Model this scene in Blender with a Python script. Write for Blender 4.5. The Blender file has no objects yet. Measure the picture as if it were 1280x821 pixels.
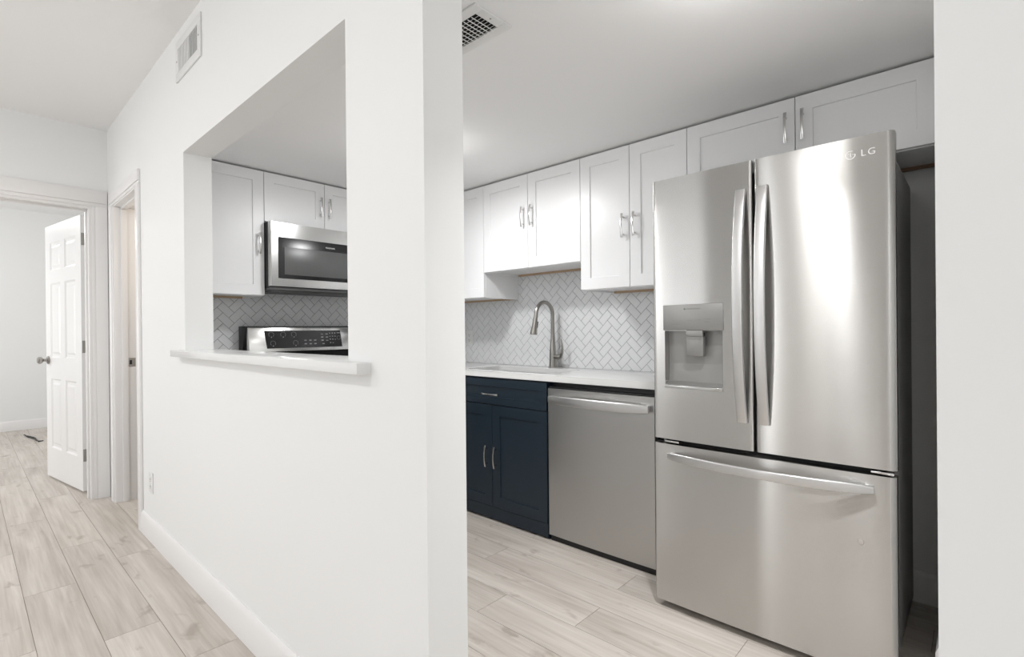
import bpy, bmesh, math, random
from mathutils import Vector, Matrix

random.seed(7)
SC = bpy.context.scene
COL = SC.collection
rad = math.radians

# ------------------------------------------------------------------ camera
F_PX, CX, CY = 634.0, 640.0, 414.1
YAW, PITCH, ROLL, CAM_H = rad(47.4), rad(-.11), rad(-.54), 1.163
Fv = Vector((math.sin(YAW) * math.cos(PITCH), math.cos(YAW) * math.cos(PITCH), math.sin(PITCH)))
Rv = Vector((math.cos(YAW), -math.sin(YAW), 0))
Uv = Rv.cross(Fv)
R2 = Rv * math.cos(ROLL) + Uv * math.sin(ROLL)
U2 = -Rv * math.sin(ROLL) + Uv * math.cos(ROLL)
cam = bpy.data.cameras.new('camera')
cam.sensor_fit = 'HORIZONTAL'
cam.sensor_width = 36.0
cam.lens = F_PX * 36.0 / 1280.0
cam.shift_x = (640.0 - CX) / 1280.0
cam.shift_y = (CY - 410.5) / 1280.0
cam.clip_start = .02
camo = bpy.data.objects.new('camera', cam)
COL.objects.link(camo)
m3 = Matrix((R2, U2, -Fv)).transposed()
camo.matrix_world = Matrix.Translation((0, 0, CAM_H)) @ m3.to_4x4()
SC.camera = camo

# ------------------------------------------------------------------ light and exposure
SC.view_settings.view_transform = 'Standard'
SC.view_settings.look = 'None'
SC.view_settings.exposure = 0.58
SC.view_settings.gamma = 1.0
SC.view_settings.use_curve_mapping = False
w = bpy.data.worlds.new('sky')
SC.world = w
w.use_nodes = True
w.node_tree.nodes['Background'].inputs[0].default_value = (.93, .96, 1, 1)
w.node_tree.nodes['Background'].inputs[1].default_value = .9


def area(name, loc, d, sx, sy, power, col=(1, 1, 1), spread=180):
    l = bpy.data.lights.new(name, 'AREA')
    l.shape = 'RECTANGLE'
    l.size, l.size_y, l.energy, l.color = sx, sy, power, col
    l.spread = rad(spread)
    o = bpy.data.objects.new(name, l)
    COL.objects.link(o)
    o.location = loc
    o.rotation_euler = Vector(d).to_track_quat('-Z', 'Y').to_euler()
    return o


# added area lights: invented windows behind the camera, plus one in the windowless far room
area('window_daylight', (-3.17, -1.0, 1.4), (1, 0, 0), 1.7, 1.8, 2.5, (.96, .98, 1))
area('window_daylight', (-3.17, 3.3, 1.4), (1, 0, 0), 2.0, 1.8, 8, (.96, .98, 1))
area('window_daylight', (-1.3, -2.47, 1.35), (0, 1, 0), 2.6, 2.0, 1, (.96, .98, 1))
area('window_daylight', (-3.17, 2.02, 1.35), (1, 0, 0), .18, 2.1, 6, (.96, .98, 1))  # narrow source added to draw a bright streak on the freezer drawer
area('window_daylight', (-1.67, 6.6, 1.4), (1, 0, 0), 1.8, 1.5, 28, (.96, .98, 1))  # stands before a solid wall, added to brighten the far room


def bulb(name, loc, power, r=.1, col=(1, .99, .98)):
    l = bpy.data.lights.new(name, 'POINT')
    l.energy, l.shadow_soft_size, l.color = power, r, col
    o = bpy.data.objects.new(name, l)
    COL.objects.link(o)
    o.location = loc
    return o


# ------------------------------------------------------------------ materials
def mat(name, col=(.8, .8, .8), rough=.5, metal=0.0, spec=.5, emit=None, estr=1.0):
    m = bpy.data.materials.new(name)
    m.use_nodes = True
    b = m.node_tree.nodes['Principled BSDF']
    b.inputs['Base Color'].default_value = (*col, 1)
    b.inputs['Roughness'].default_value = rough
    b.inputs['Metallic'].default_value = metal
    b.inputs['Specular IOR Level'].default_value = spec
    if emit:
        b.inputs['Emission Color'].default_value = (*emit, 1)
        b.inputs['Emission Strength'].default_value = estr
    return m


def nd(m, typ, **kw):
    n = m.node_tree.nodes.new(typ)
    for k, v in kw.items():
        setattr(n, k, v)
    return n


def lk(m, a, b):
    m.node_tree.links.new(a, b)


def bump_noise(m, scale, strength, dist=.001, detail=3, vec_scale=None):
    b = m.node_tree.nodes['Principled BSDF']
    tc = nd(m, 'ShaderNodeTexCoord')
    n = nd(m, 'ShaderNodeTexNoise')
    n.inputs['Scale'].default_value = scale
    n.inputs['Detail'].default_value = detail
    src = tc.outputs['Object']
    if vec_scale:
        mp = nd(m, 'ShaderNodeMapping')
        mp.inputs['Scale'].default_value = vec_scale
        lk(m, src, mp.inputs['Vector'])
        src = mp.outputs['Vector']
    lk(m, src, n.inputs['Vector'])
    bp = nd(m, 'ShaderNodeBump')
    bp.inputs['Strength'].default_value = strength
    bp.inputs['Distance'].default_value = dist
    lk(m, n.outputs['Fac'], bp.inputs['Height'])
    lk(m, bp.outputs['Normal'], b.inputs['Normal'])
    return m


PAINT = bump_noise(mat('wall_paint', (.86, .86, .85), .6, spec=.3), 60, .12, .002)
CEIL = bump_noise(mat('ceiling_paint', (.92, .915, .91), .75, spec=.2), 45, .1, .002)
KCEIL = bump_noise(mat('kitchen_ceiling_paint', (.94, .94, .94), .7, spec=.2), 45, .1, .002)
TRIM = mat('trim_white', (.84, .825, .815), .35)
DOORW = mat('door_white', (.86, .85, .84), .35)
CABW = mat('cabinet_white', (.88, .88, .885), .32)
NAVY = mat('cabinet_navy', (.010, .021, .034), .4)
QUARTZ = mat('quartz_white', (.82, .82, .81), .16)
GROUT = mat('grout_grey', (.27, .27, .275), .8)
TILE = bump_noise(mat('tile_white', (.78, .785, .79), .12), 18, .15, .002)
BLACK = mat('black_plastic', (.010, .010, .011), .45)
DARKGAP = mat('dark_gasket', (.02, .02, .02), .7)
GLASSB = mat('black_glass', (.012, .012, .013), .24)
WINDOWG = mat('oven_window_mesh', (.10, .10, .10), .32)
FRSIDE = mat('refrigerator_side_grey', (.34, .34, .33), .45, .2)
NICKEL = mat('brushed_nickel', (.38, .365, .34), .28, 1)
CHROME = mat('satin_chrome', (.66, .65, .64), .18, 1)
PLASTW = mat('white_plastic', (.80, .80, .79), .35)
GREYP = mat('grey_print', (.22, .22, .22), .5)
WHITEP = mat('white_print', (.75, .75, .75), .5)
LOGOM = mat('logo_silver', (.66, .65, .64), .35, .6)
RAWWOOD = mat('raw_wood', (.50, .36, .24), .7)
LEDGER = mat('brown_wood_rail', (.27, .17, .11), .7)
VOID = mat('duct_dark', (.012, .012, .012), .9)
CORDM = mat('cord_black', (.03, .03, .03), .5)
PANEGL = mat('window_pane', (.9, .95, 1), .05)
DOME = mat('lamp_glass', (.9, .9, .88), .3, emit=(1, .97, .93), estr=4.5)


def steel(name, col, rough, aniso, streak=.10, wave=.06):
    """stainless sheet, brushed horizontally; streaks and smudges of its own"""
    m = mat(name, col, rough, 1)
    b = m.node_tree.nodes['Principled BSDF']
    b.inputs['Anisotropic'].default_value = aniso
    tg = nd(m, 'ShaderNodeTangent', direction_type='RADIAL', axis='Z')
    lk(m, tg.outputs['Tangent'], b.inputs['Tangent'])
    b.inputs['Anisotropic Rotation'].default_value = .25
    tc = nd(m, 'ShaderNodeTexCoord')
    n = nd(m, 'ShaderNodeTexNoise')
    n.inputs['Scale'].default_value = 3.2
    n.inputs['Detail'].default_value = 1.5
    lk(m, tc.outputs['Object'], n.inputs['Vector'])
    mr = nd(m, 'ShaderNodeMapRange')
    mr.inputs['From Min'].default_value, mr.inputs['From Max'].default_value = .3, .7
    mr.inputs['To Min'].default_value, mr.inputs['To Max'].default_value = rough * (1 - streak), rough * (1 + streak)
    lk(m, n.outputs['Fac'], mr.inputs['Value'])
    lk(m, mr.outputs['Result'], b.inputs['Roughness'])
    # very slight waviness of the sheet
    n2 = nd(m, 'ShaderNodeTexNoise')
    n2.inputs['Scale'].default_value = 2.1
    n2.inputs['Detail'].default_value = 1
    mp = nd(m, 'ShaderNodeMapping')
    mp.inputs['Scale'].default_value = (1, 2.4, .8)
    lk(m, tc.outputs['Object'], mp.inputs['Vector'])
    lk(m, mp.outputs['Vector'], n2.inputs['Vector'])
    bp = nd(m, 'ShaderNodeBump')
    bp.inputs['Strength'].default_value = wave
    bp.inputs['Distance'].default_value = .004
    lk(m, n2.outputs['Fac'], bp.inputs['Height'])
    lk(m, bp.outputs['Normal'], b.inputs['Normal'])
    return m


STEEL = steel('stainless_door', (.56, .55, .535), .25, 1.0, .05)
STEELD = steel('stainless_dishwasher', (.52, .515, .505), .30, .6, .08, 0)
STEELH = steel('stainless_handle', (.66, .655, .65), .36, .2, .1)
STEELM = steel('stainless_microwave', (.70, .70, .69), .20, .5)
STEELP = mat('dispenser_grey', (.30, .295, .285), .38, .5)


def floor_material():
    m = mat('oak_plank_floor', (.5, .45, .4), .42, spec=.35)
    b = m.node_tree.nodes['Principled BSDF']
    at = nd(m, 'ShaderNodeAttribute', attribute_name='plank')
    tc = nd(m, 'ShaderNodeTexCoord')
    off = nd(m, 'ShaderNodeVectorMath', operation='SCALE')
    off.inputs[3].default_value = 37.0
    lk(m, at.outputs['Color'], off.inputs[0])
    add = nd(m, 'ShaderNodeVectorMath', operation='ADD')
    lk(m, tc.outputs['Object'], add.inputs[0])
    lk(m, off.outputs[0], add.inputs[1])

    def noise(sc, detail, vs, dist=0.0, rough=.55):
        mp = nd(m, 'ShaderNodeMapping')
        mp.inputs['Scale'].default_value = vs
        lk(m, add.outputs[0], mp.inputs['Vector'])
        n = nd(m, 'ShaderNodeTexNoise')
        n.inputs['Scale'].default_value = sc
        n.inputs['Detail'].default_value = detail
        n.inputs['Distortion'].default_value = dist
        n.inputs['Roughness'].default_value = rough
        lk(m, mp.outputs['Vector'], n.inputs['Vector'])
        return n.outputs['Fac']

    fine = noise(1, 4, (70, 2.5, 1), .4)
    broad = noise(1, 3, (9, 1.1, 1), .8)
    blot = noise(1, 3, (11, 6, 1), .4)
    cr = nd(m, 'ShaderNodeValToRGB')
    cr.color_ramp.elements[0].position, cr.color_ramp.elements[0].color = .25, (.43, .375, .325, 1)
    cr.color_ramp.elements[1].position, cr.color_ramp.elements[1].color = .72, (.75, .70, .645, 1)
    mx = nd(m, 'ShaderNodeMix')
    mx.inputs[0].default_value = .55
    lk(m, fine, mx.inputs[2])
    lk(m, broad, mx.inputs[3])
    lk(m, mx.outputs[0], cr.inputs[0])
    # knots and dark mineral marks
    kn = nd(m, 'ShaderNodeMapRange')
    kn.inputs['From Min'].default_value, kn.inputs['From Max'].default_value = .62, .74
    kn.inputs['To Min'].default_value, kn.inputs['To Max'].default_value = 0, .55
    lk(m, blot, kn.inputs['Value'])
    m2 = nd(m, 'ShaderNodeMix', data_type='RGBA')
    m2.inputs[7].default_value = (.30, .24, .20, 1)
    lk(m, kn.outputs['Result'], m2.inputs[0])
    lk(m, cr.outputs['Color'], m2.inputs[6])
    # each plank a little lighter or darker
    sp = nd(m, 'ShaderNodeSeparateColor')
    lk(m, at.outputs['Color'], sp.inputs[0])
    pr = nd(m, 'ShaderNodeMapRange')
    pr.inputs['To Min'].default_value, pr.inputs['To Max'].default_value = .965, 1.03
    lk(m, sp.outputs[0], pr.inputs['Value'])
    hs = nd(m, 'ShaderNodeHueSaturation')
    lk(m, pr.outputs['Result'], hs.inputs['Value'])
    lk(m, m2.outputs[2], hs.inputs['Color'])
    lk(m, hs.outputs['Color'], b.inputs['Base Color'])
    bp = nd(m, 'ShaderNodeBump')
    bp.inputs['Strength'].default_value = .12
    bp.inputs['Distance'].default_value = .001
    lk(m, fine, bp.inputs['Height'])
    lk(m, bp.outputs['Normal'], b.inputs['Normal'])
    return m


FLOORM = floor_material()
SEAM = mat('plank_seam', (.26, .215, .18), .8)


# ------------------------------------------------------------------ object helpers
def origin_of(parent):
    v = Vector((0, 0, 0))
    p = parent
    while p is not None:
        v += p.location
        p = p.parent
    return v


def obj(name, bm, m, parent=None, smooth=35):
    """one mesh object; geometry is authored in world coordinates"""
    me = bpy.data.meshes.new(name)
    if isinstance(bm, bpy.types.Mesh):
        me = bm
    else:
        bmesh.ops.recalc_face_normals(bm, faces=bm.faces)
        bm.to_mesh(me)
        bm.free()
    if parent is not None:
        o0 = origin_of(parent)
    else:
        xs = [v.co for v in me.vertices]
        mn = Vector([min(c[i] for c in xs) for i in range(3)])
        mxx = Vector([max(c[i] for c in xs) for i in range(3)])
        o0 = Vector(((mn.x + mxx.x) / 2, (mn.y + mxx.y) / 2, mn.z))
    me.transform(Matrix.Translation(-o0))
    if m is not None:
        if len(me.materials):
            me.materials.clear()
        for mm in (m if isinstance(m, (list, tuple)) else [m]):
            me.materials.append(mm)
    if smooth:
        for p in me.polygons:
            p.use_smooth = True
        me.set_sharp_from_angle(angle=rad(smooth))
    o = bpy.data.objects.new(name, me)
    COL.objects.link(o)
    if parent is None:
        o.location = o0
    else:
        o.parent = parent
    return o


def tag(o, label, cat, group=None):
    o['label'] = label
    o['category'] = cat
    if group:
        o['group'] = group
    return o


def thing(name, label, cat, loc, group=None):
    o = bpy.data.objects.new(name, None)
    o.empty_display_size = .1
    COL.objects.link(o)
    o.location = loc
    return tag(o, label, cat, group)


def struct(name, bm, m, parent=None, smooth=35, label=None):
    o = obj(name, bm, m, parent, smooth)
    if parent is None:
        o['kind'] = 'structure'
        if label:
            o['label'] = label
    return o


def box(bm, x0, x1, y0, y1, z0, z1, bev=0.0, seg=2):
    t = bmesh.new()
    bmesh.ops.create_cube(t, size=1)
    for v in t.verts:
        v.co = Vector(((x0 + x1) / 2 + v.co.x * (x1 - x0), (y0 + y1) / 2 + v.co.y * (y1 - y0), (z0 + z1) / 2 + v.co.z * (z1 - z0)))
    if bev:
        bmesh.ops.bevel(t, geom=t.edges[:], offset=bev, segments=seg, profile=.5, affect='EDGES')
    merge(bm, t)
    return bm


def merge(bm, t, mi=None):
    mp = {}
    for v in t.verts:
        mp[v] = bm.verts.new(v.co)
    for f in t.faces:
        try:
            nf = bm.faces.new([mp[v] for v in f.verts])
            nf.material_index = f.material_index if mi is None else mi
        except ValueError:
            pass
    t.free()


def bx(*a, **k):
    return box(bmesh.new(), *a, **k)


def frame_map(o, u, v, n):
    o, u, v, n = Vector(o), Vector(u), Vector(v), Vector(n)
    return lambda a, b, c: o + u * a + v * b + n * c


def mbox(bm, M, a0, a1, b0, b1, c0, c1, bev=0.0, seg=2):
    """box in a local frame M(u, v, outward)"""
    t = bmesh.new()
    bmesh.ops.create_cube(t, size=1)
    for v in t.verts:
        v.co = Vector(((a0 + a1) / 2 + v.co.x * (a1 - a0), (b0 + b1) / 2 + v.co.y * (b1 - b0), (c0 + c1) / 2 + v.co.z * (c1 - c0)))
    if bev:
        bmesh.ops.bevel(t, geom=t.edges[:], offset=bev, segments=seg, profile=.5, affect='EDGES')
    for v in t.verts:
        v.co = M(*v.co)
    merge(bm, t)
    return bm


def prism(bm, pts, M, c0, c1, bev=0):
    """polygon (u,v) extruded from c0 to c1 along the frame's normal"""
    t = bmesh.new()
    a = [t.verts.new((p[0], p[1], c0)) for p in pts]
    b = [t.verts.new((p[0], p[1], c1)) for p in pts]
    t.faces.new(a[::-1])
    t.faces.new(b)
    for i in range(len(pts)):
        j = (i + 1) % len(pts)
        t.faces.new((a[i], a[j], b[j], b[i]))
    if bev:
        bmesh.ops.bevel(t, geom=t.edges[:], offset=bev, segments=2, profile=.5, affect='EDGES')
    for v in t.verts:
        v.co = M(*v.co)
    merge(bm, t)
    return bm


def sweep(bm, path, sect, up=(0, 0, 1), scales=None):
    """sweep section [(a,b)] along path; a along side, b along up-ish"""
    path = [Vector(p) for p in path]
    rings = []
    upv = Vector(up)
    for i, p in enumerate(path):
        t = (path[min(i + 1, len(path) - 1)] - path[max(i - 1, 0)]).normalized()
        side = t.cross(upv).normalized()
        u2 = side.cross(t).normalized()
        s = scales[i] if scales else (1, 1)
        if not isinstance(s, tuple):
            s = (s, s)
        rings.append([bm.verts.new(p + side * a * s[0] + u2 * b * s[1]) for a, b in sect])
    n = len(sect)
    for r0, r1 in zip(rings, rings[1:]):
        for i in range(n):
            j = (i + 1) % n
            bm.faces.new((r0[i], r0[j], r1[j], r1[i]))
    bm.faces.new(rings[0][::-1])
    bm.faces.new(rings[-1])
    return bm


def circ(r, n=20, ry=None):
    ry = ry or r
    return [(r * math.cos(2 * math.pi * i / n), ry * math.sin(2 * math.pi * i / n)) for i in range(n)]


def rrect(w_, h_, r, n=4):
    out = []
    for cx_, cy_, a0 in ((w_ / 2 - r, h_ / 2 - r, 0), (-w_ / 2 + r, h_ / 2 - r, 90), (-w_ / 2 + r, -h_ / 2 + r, 180), (w_ / 2 - r, -h_ / 2 + r, 270)):
        for i in range(n + 1):
            a = rad(a0 + 90 * i / n)
            out.append((cx_ + r * math.cos(a), cy_ + r * math.sin(a)))
    return out


def lathe(bm, prof, M, n=28):
    """prof = [(radius, height along normal)] around M's normal"""
    rings = []
    for r, h in prof:
        if r < 1e-6:
            rings.append([bm.verts.new(M(0, 0, h))])
        else:
            rings.append([bm.verts.new(M(r * math.cos(2 * math.pi * i / n), r * math.sin(2 * math.pi * i / n), h)) for i in range(n)])
    for a, b in zip(rings, rings[1:]):
        for i in range(n):
            j = (i + 1) % n
            if len(a) == 1 and len(b) == 1:
                continue
            if len(a) == 1:
                bm.faces.new((a[0], b[j], b[i]))
            elif len(b) == 1:
                bm.faces.new((a[i], a[j], b[0]))
            else:
                bm.faces.new((a[i], a[j], b[j], b[i]))
    for r in (rings[0], rings[-1]):
        if len(r) > 1:
            bm.faces.new(r)
    return bm


def boolean(bm_a, bm_b, op='DIFFERENCE'):
    """returns a new mesh = a op b"""
    mes = []
    obs = []
    for b in (bm_a, bm_b):
        bmesh.ops.recalc_face_normals(b, faces=b.faces)
        me = bpy.data.meshes.new('tmp')
        b.to_mesh(me)
        b.free()
        o = bpy.data.objects.new('tmp', me)
        COL.objects.link(o)
        obs.append(o)
        mes.append(me)
    md = obs[0].modifiers.new('b', 'BOOLEAN')
    md.operation = op
    md.solver = 'EXACT'
    md.object = obs[1]
    bpy.context.view_layer.update()
    dg = bpy.context.evaluated_depsgraph_get()
    me = bpy.data.meshes.new_from_object(obs[0].evaluated_get(dg))
    for o in obs:
        bpy.data.objects.remove(o)
    for q in mes:
        bpy.data.meshes.remove(q)
    return me


def text(name, s, size, M, m, parent, depth=.0006, spacing=1.0):
    cu = bpy.data.curves.new('tmp', 'FONT')
    cu.body = s
    cu.size = size
    cu.extrude = depth
    cu.align_x, cu.align_y = 'CENTER', 'CENTER'
    cu.space_character = spacing
    to = bpy.data.objects.new('tmp', cu)
    COL.objects.link(to)
    bpy.context.view_layer.update()
    dg = bpy.context.evaluated_depsgraph_get()
    me = bpy.data.meshes.new_from_object(to.evaluated_get(dg))
    bpy.data.objects.remove(to)
    for v in me.vertices:
        v.co = M(*v.co)
    return obj(name, me, m, parent, smooth=0)


# frames: facing -X (sink wall side): u = -Y (to the right as seen), v = Z, n = -X
def FX(x, y=0.0, z=0.0):
    return frame_map((x, y, z), (0, -1, 0), (0, 0, 1), (-1, 0, 0))


# facing -Y (stove wall side): u = +X, v = Z, n = -Y
def FY(y, x=0.0, z=0.0):
    return frame_map((x, y, z), (1, 0, 0), (0, 0, 1), (0, -1, 0))


def FZ(x, y, z):      # facing up
    return frame_map((x, y, z), (1, 0, 0), (0, 1, 0), (0, 0, 1))


def FD(x, y, z):      # facing down
    return frame_map((x, y, z), (1, 0, 0), (0, -1, 0), (0, 0, -1))


# ------------------------------------------------------------------ room numbers
XA, XB = .723, .844          # partition: hall face, kitchen face
YCOL = .934                  # end of the partition beside the kitchen opening
YJ = .034                    # right jamb of the kitchen opening
HC = 2.62                    # hall ceiling
KC = 2.139                   # kitchen ceiling
XS = 2.72                    # sink wall (tile face)
YE = 3.47                    # stove wall (tile face)
YD = 4.6                     # hall end wall

# ------------------------------------------------------------------ floor
def build_floor():
    bm = bmesh.new()
    lay = bm.loops.layers.float_color.new('plank')
    W, L = .18, 1.22
    special = {0: 2.448, 1: 2.083, 6: 1.536, 7: 1.172, 9: 1.195, 8: 1.86, 5: 1.01}
    x0 = .36
    g = .0009
    for c in range(-20, 14):
        xa = x0 + c * W
        off = special.get(c, random.uniform(0, L))
        k0 = int(math.floor((-2.6 - off) / L)) - 1
        k = k0
        while off + k * L < 8.7:
            ya, yb = max(off + k * L, -2.6), min(off + (k + 1) * L, 8.75)
            k += 1
            if yb - ya < .01:
                continue
            xe = min(xa + W, 2.80)
            if xe - xa < .01:
                continue
            vs = [bm.verts.new(p) for p in ((xa + g, ya + g, 0), (xe - g, ya + g, 0), (xe - g, yb - g, 0), (xa + g, yb - g, 0))]
            ws = [bm.verts.new(p) for p in ((xa + g, ya + g, -.003), (xe - g, ya + g, -.003), (xe - g, yb - g, -.003), (xa + g, yb - g, -.003))]
            r = (random.random(), random.random(), random.random(), 1)
            fs = [bm.faces.new(vs)]
            for i in range(4):
                j = (i + 1) % 4
                fs.append(bm.faces.new((vs[j], vs[i], ws[i], ws[j])))
            for f in fs:
                for l in f.loops:
                    l[lay] = r
    t = bx(-3.25, 2.8, -2.6, 8.75, -.06, -.002)
    merge(bm, t, 1)
    struct('floor', bm, [FLOORM, SEAM], smooth=0)


build_floor()

# ------------------------------------------------------------------ walls and ceilings
bm = bmesh.new()
ZS, ZT, Y1, Y2 = 1.053, 2.025, 1.278, 2.775      # pass-through
YO1, YO2, ZO = 3.70, 4.40, 2.06                  # side doorway
box(bm, XA, XB, YCOL, Y1, 0, HC)
box(bm, XA, XB, Y1, Y2, 0, ZS)
box(bm, XA, XB, Y1, Y2, ZT, HC)
box(bm, XA, XB, Y2, YO1, 0, HC)
box(bm, XA, XB, YO1, YO2, ZO, HC)
box(bm, XA, XB, YO2, YD, 0, HC)
box(bm, XA, XB, YJ, YCOL, 2.10, HC)
bmesh.ops.remove_doubles(bm, verts=bm.verts, dist=.0002)
struct('wall_partition', bm, PAINT, smooth=0)
struct('wall_right', bx(XA, XB, -2.5, YJ, 0, HC), PAINT, smooth=0)
struct('wall_kitchen_right', bx(XB, 2.82, YJ - .1, YJ, 0, 2.3), PAINT, smooth=0)
struct('wall_alcove', bx(2.12, XS + .02, YJ, .096, 0, KC), PAINT, smooth=0)
struct('wall_sink', bx(XS + .02, 2.84, YJ - .1, YE + .12, 0, 2.3), PAINT, smooth=0)
struct('wall_stove', bx(XB, XS + .02, YE + .02, YE + .12, 0, 2.3), PAINT, smooth=0)
bm = bmesh.new()
DX0, DX1, ZH = -.235, .632, 2.065                # doorway to the far room
box(bm, -3.2, DX0, YD, YD + .12, 0, HC)
box(bm, DX0, DX1, YD, YD + .12, ZH, HC)
box(bm, DX1, 2.0, YD, YD + .12, 0, HC)
struct('wall_hall_end', bm, PAINT, smooth=0)
# living room behind the camera
bm = bmesh.new()
box(bm, -3.3, -3.2, -2.6, -1.85, 0, HC)
box(bm, -3.3, -3.2, -1.85, -.15, 0, .5)
box(bm, -3.3, -3.2, -1.85, -.15, 2.3, HC)
box(bm, -3.3, -3.2, -.15, 1.92, 0, HC)
box(bm, -3.3, -3.2, 1.92, 2.12, 0, .3)
box(bm, -3.3, -3.2, 1.92, 2.12, 2.4, HC)
box(bm, -3.3, -3.2, 2.12, 2.3, 0, HC)
box(bm, -3.3, -3.2, 2.3, 4.3, 0, .5)
box(bm, -3.3, -3.2, 2.3, 4.3, 2.3, HC)
box(bm, -3.3, -3.2, 4.3, YD + .12, 0, HC)
struct('wall_left', bm, PAINT, smooth=0)
bm = bmesh.new()
box(bm, -3.2, -2.6, -2.6, -2.5, 0, HC)
box(bm, -2.6, 0, -2.6, -2.5, 0, .35)
box(bm, -2.6, 0, -2.6, -2.5, 2.35, HC)
box(bm, 0, XB, -2.6, -2.5, 0, HC)
struct('wall_back', bm, PAINT, smooth=0)
# far room
struct('wall_far', bx(-1.8, 1.9, 8.65, 8.75, 0, 2.75), PAINT, smooth=0)
struct('wall_far_right', bx(1.8, 1.9, YD + .12, 8.65, 0, 2.75), PAINT, smooth=0)
struct('wall_far_left', bx(-1.8, -1.7, YD + .12, 8.65, 0, 2.75), PAINT, smooth=0)
# closet behind the side doorway
struct('wall_closet', bx(1.7, 1.8, YE + .12, YD, 0, HC), PAINT, smooth=0)

struct('ceiling_hall', bx(-3.3, XB, -2.6, YD + .12, HC, HC + .08), CEIL, smooth=0)
struct('ceiling_kitchen', bx(XB, 2.84, YJ - .1, YE + .12, KC, KC + .08), KCEIL, smooth=0)
struct('ceiling_far', bx(-1.8, 1.9, YD + .12, 8.75, 2.70, 2.78), CEIL, smooth=0)
struct('ceiling_closet', bx(XB, 1.8, YE + .12, YD, HC, HC + .08), CEIL, smooth=0)


# ------------------------------------------------------------------ unseen living room windows, invented to carry the added daylight
def window(n, M, w_, h_):
    bm = bmesh.new()
    for a0, a1, b0, b1 in ((0, w_, 0, .05), (0, w_, h_ - .05, h_), (0, .05, .05, h_ - .05), (w_ - .05, w_, .05, h_ - .05)):
        mbox(bm, M, a0, a1, b0, b1, -.09, -.03)
    if w_ > 1:
        mbox(bm, M, w_ / 2 - .03, w_ / 2 + .03, .05, h_ - .05, -.09, -.03)
    struct('window_%d' % n, bm, TRIM)


window(1, frame_map((-3.2, -1.85, .5), (0, 1, 0), (0, 0, 1), (1, 0, 0)), 1.7, 1.8)
window(2, frame_map((-3.2, 2.3, .5), (0, 1, 0), (0, 0, 1), (1, 0, 0)), 2.0, 1.8)
window(4, frame_map((-3.2, 1.92, .3), (0, 1, 0), (0, 0, 1), (1, 0, 0)), .2, 2.1)  # narrow window made up for the streak reflected in the refrigerator
window(3, frame_map((-2.6, -2.5, .35), (1, 0, 0), (0, 0, 1), (0, 1, 0)), 2.6, 2.0)


# ------------------------------------------------------------------ baseboards
def baseboard(name, M, length, h=.105, t=.014):
    bm = bmesh.new()
    prof = [(0, 0), (t, 0), (t, h - .018), (t * .75, h - .012), (t * .55, h - .004), (t * .3, h), (0, h)]
    a = [bm.verts.new(M(0, p[1], p[0])) for p in prof]
    b = [bm.verts.new(M(length, p[1], p[0])) for p in prof]
    bm.faces.new(a)
    bm.faces.new(b[::-1])
    for i in range(len(prof)):
        j = (i + 1) % len(prof)
        bm.faces.new((a[i], a[j], b[j], b[i]))
    struct(name, bm, TRIM)


ZV = (0, 0, 1)
baseboard('baseboard_partition', frame_map((XA, 3.628, 0), (0, -1, 0), ZV, (-1, 0, 0)), 3.628 - YCOL, h=.13)
baseboard('baseboard_far', frame_map((-1.7, 8.65, 0), (1, 0, 0), ZV, (0, -1, 0)), 3.5, h=.12)
baseboard('baseboard_alcove_back', frame_map((XS + .02, 1.0, 0), (0, -1, 0), ZV, (-1, 0, 0)), 1.0 - .096, h=.13)
baseboard('baseboard_alcove_side', frame_map((2.12, .096, 0), (1, 0, 0), ZV, (0, 1, 0)), .6, h=.13, t=.012)

# ------------------------------------------------------------------ trims: pass-through sill, casings, jambs
tag(struct('trim_pass_through_sill', bx(XA - .042, XB + .035, 1.165, 2.86, ZS, ZS + .030, bev=.003), QUARTZ), 'white sill slab of the pass-through opening', 'sill')


def casing(name, M, length, w_=.085, t=.016):
    """flat casing with a small step along its inner edge; u across, v along"""
    bm = bmesh.new()
    mbox(bm, M, 0, w_ * .78, 0, length, 0, t, bev=.003)
    mbox(bm, M, w_ * .78, w_, 0, length, 0, t * .6, bev=.002)
    struct(name, bm, TRIM)


casing('trim_side_door_near', frame_map((XA, YO1 - .085 + .01, 0), (0, 1, 0), ZV, (-1, 0, 0)), ZO - .0105)
casing('trim_side_door_far', frame_map((XA, YO2 + .085 - .01, 0), (0, -1, 0), ZV, (-1, 0, 0)), ZO - .0105)
casing('trim_side_door_head', frame_map((XA, YO1 - .075, ZO + .075), (0, 0, -1), (0, 1, 0), (-1, 0, 0)), YO2 - YO1 + .15)
# jambs of the side doorway with stop
bm = bmesh.new()
box(bm, XA - .004, XB + .004, YO2 - .018, YO2, 0, ZO - .0185, .001)
box(bm, XA - .004, XB + .004, YO1, YO1 + .018, 0, ZO - .0185, .001)
box(bm, XA - .004, XB + .004, YO1, YO2, ZO - .018, ZO, .001)
box(bm, XA + .035, XA + .07, YO2 - .030, YO2 - .018, 0, ZO - .031, .001)
box(bm, XA + .035, XA + .07, YO1 + .018, YO1 + .030, 0, ZO - .031, .001)
box(bm, XA + .035, XA + .07, YO1, YO2, ZO - .030, ZO - .018, .001)
jamb = struct('trim_side_door_jamb', bm, TRIM)
bm = bx(.792, .835, YO2 - .0205, YO2 - .018, .935, .995, .0008)
sp = obj('strike_plate', bm, NICKEL, jamb)
obj('latch_hole', bx(.801, .815, YO2 - .0212, YO2 - .0203, .95, .98), BLACK, sp)

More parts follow.
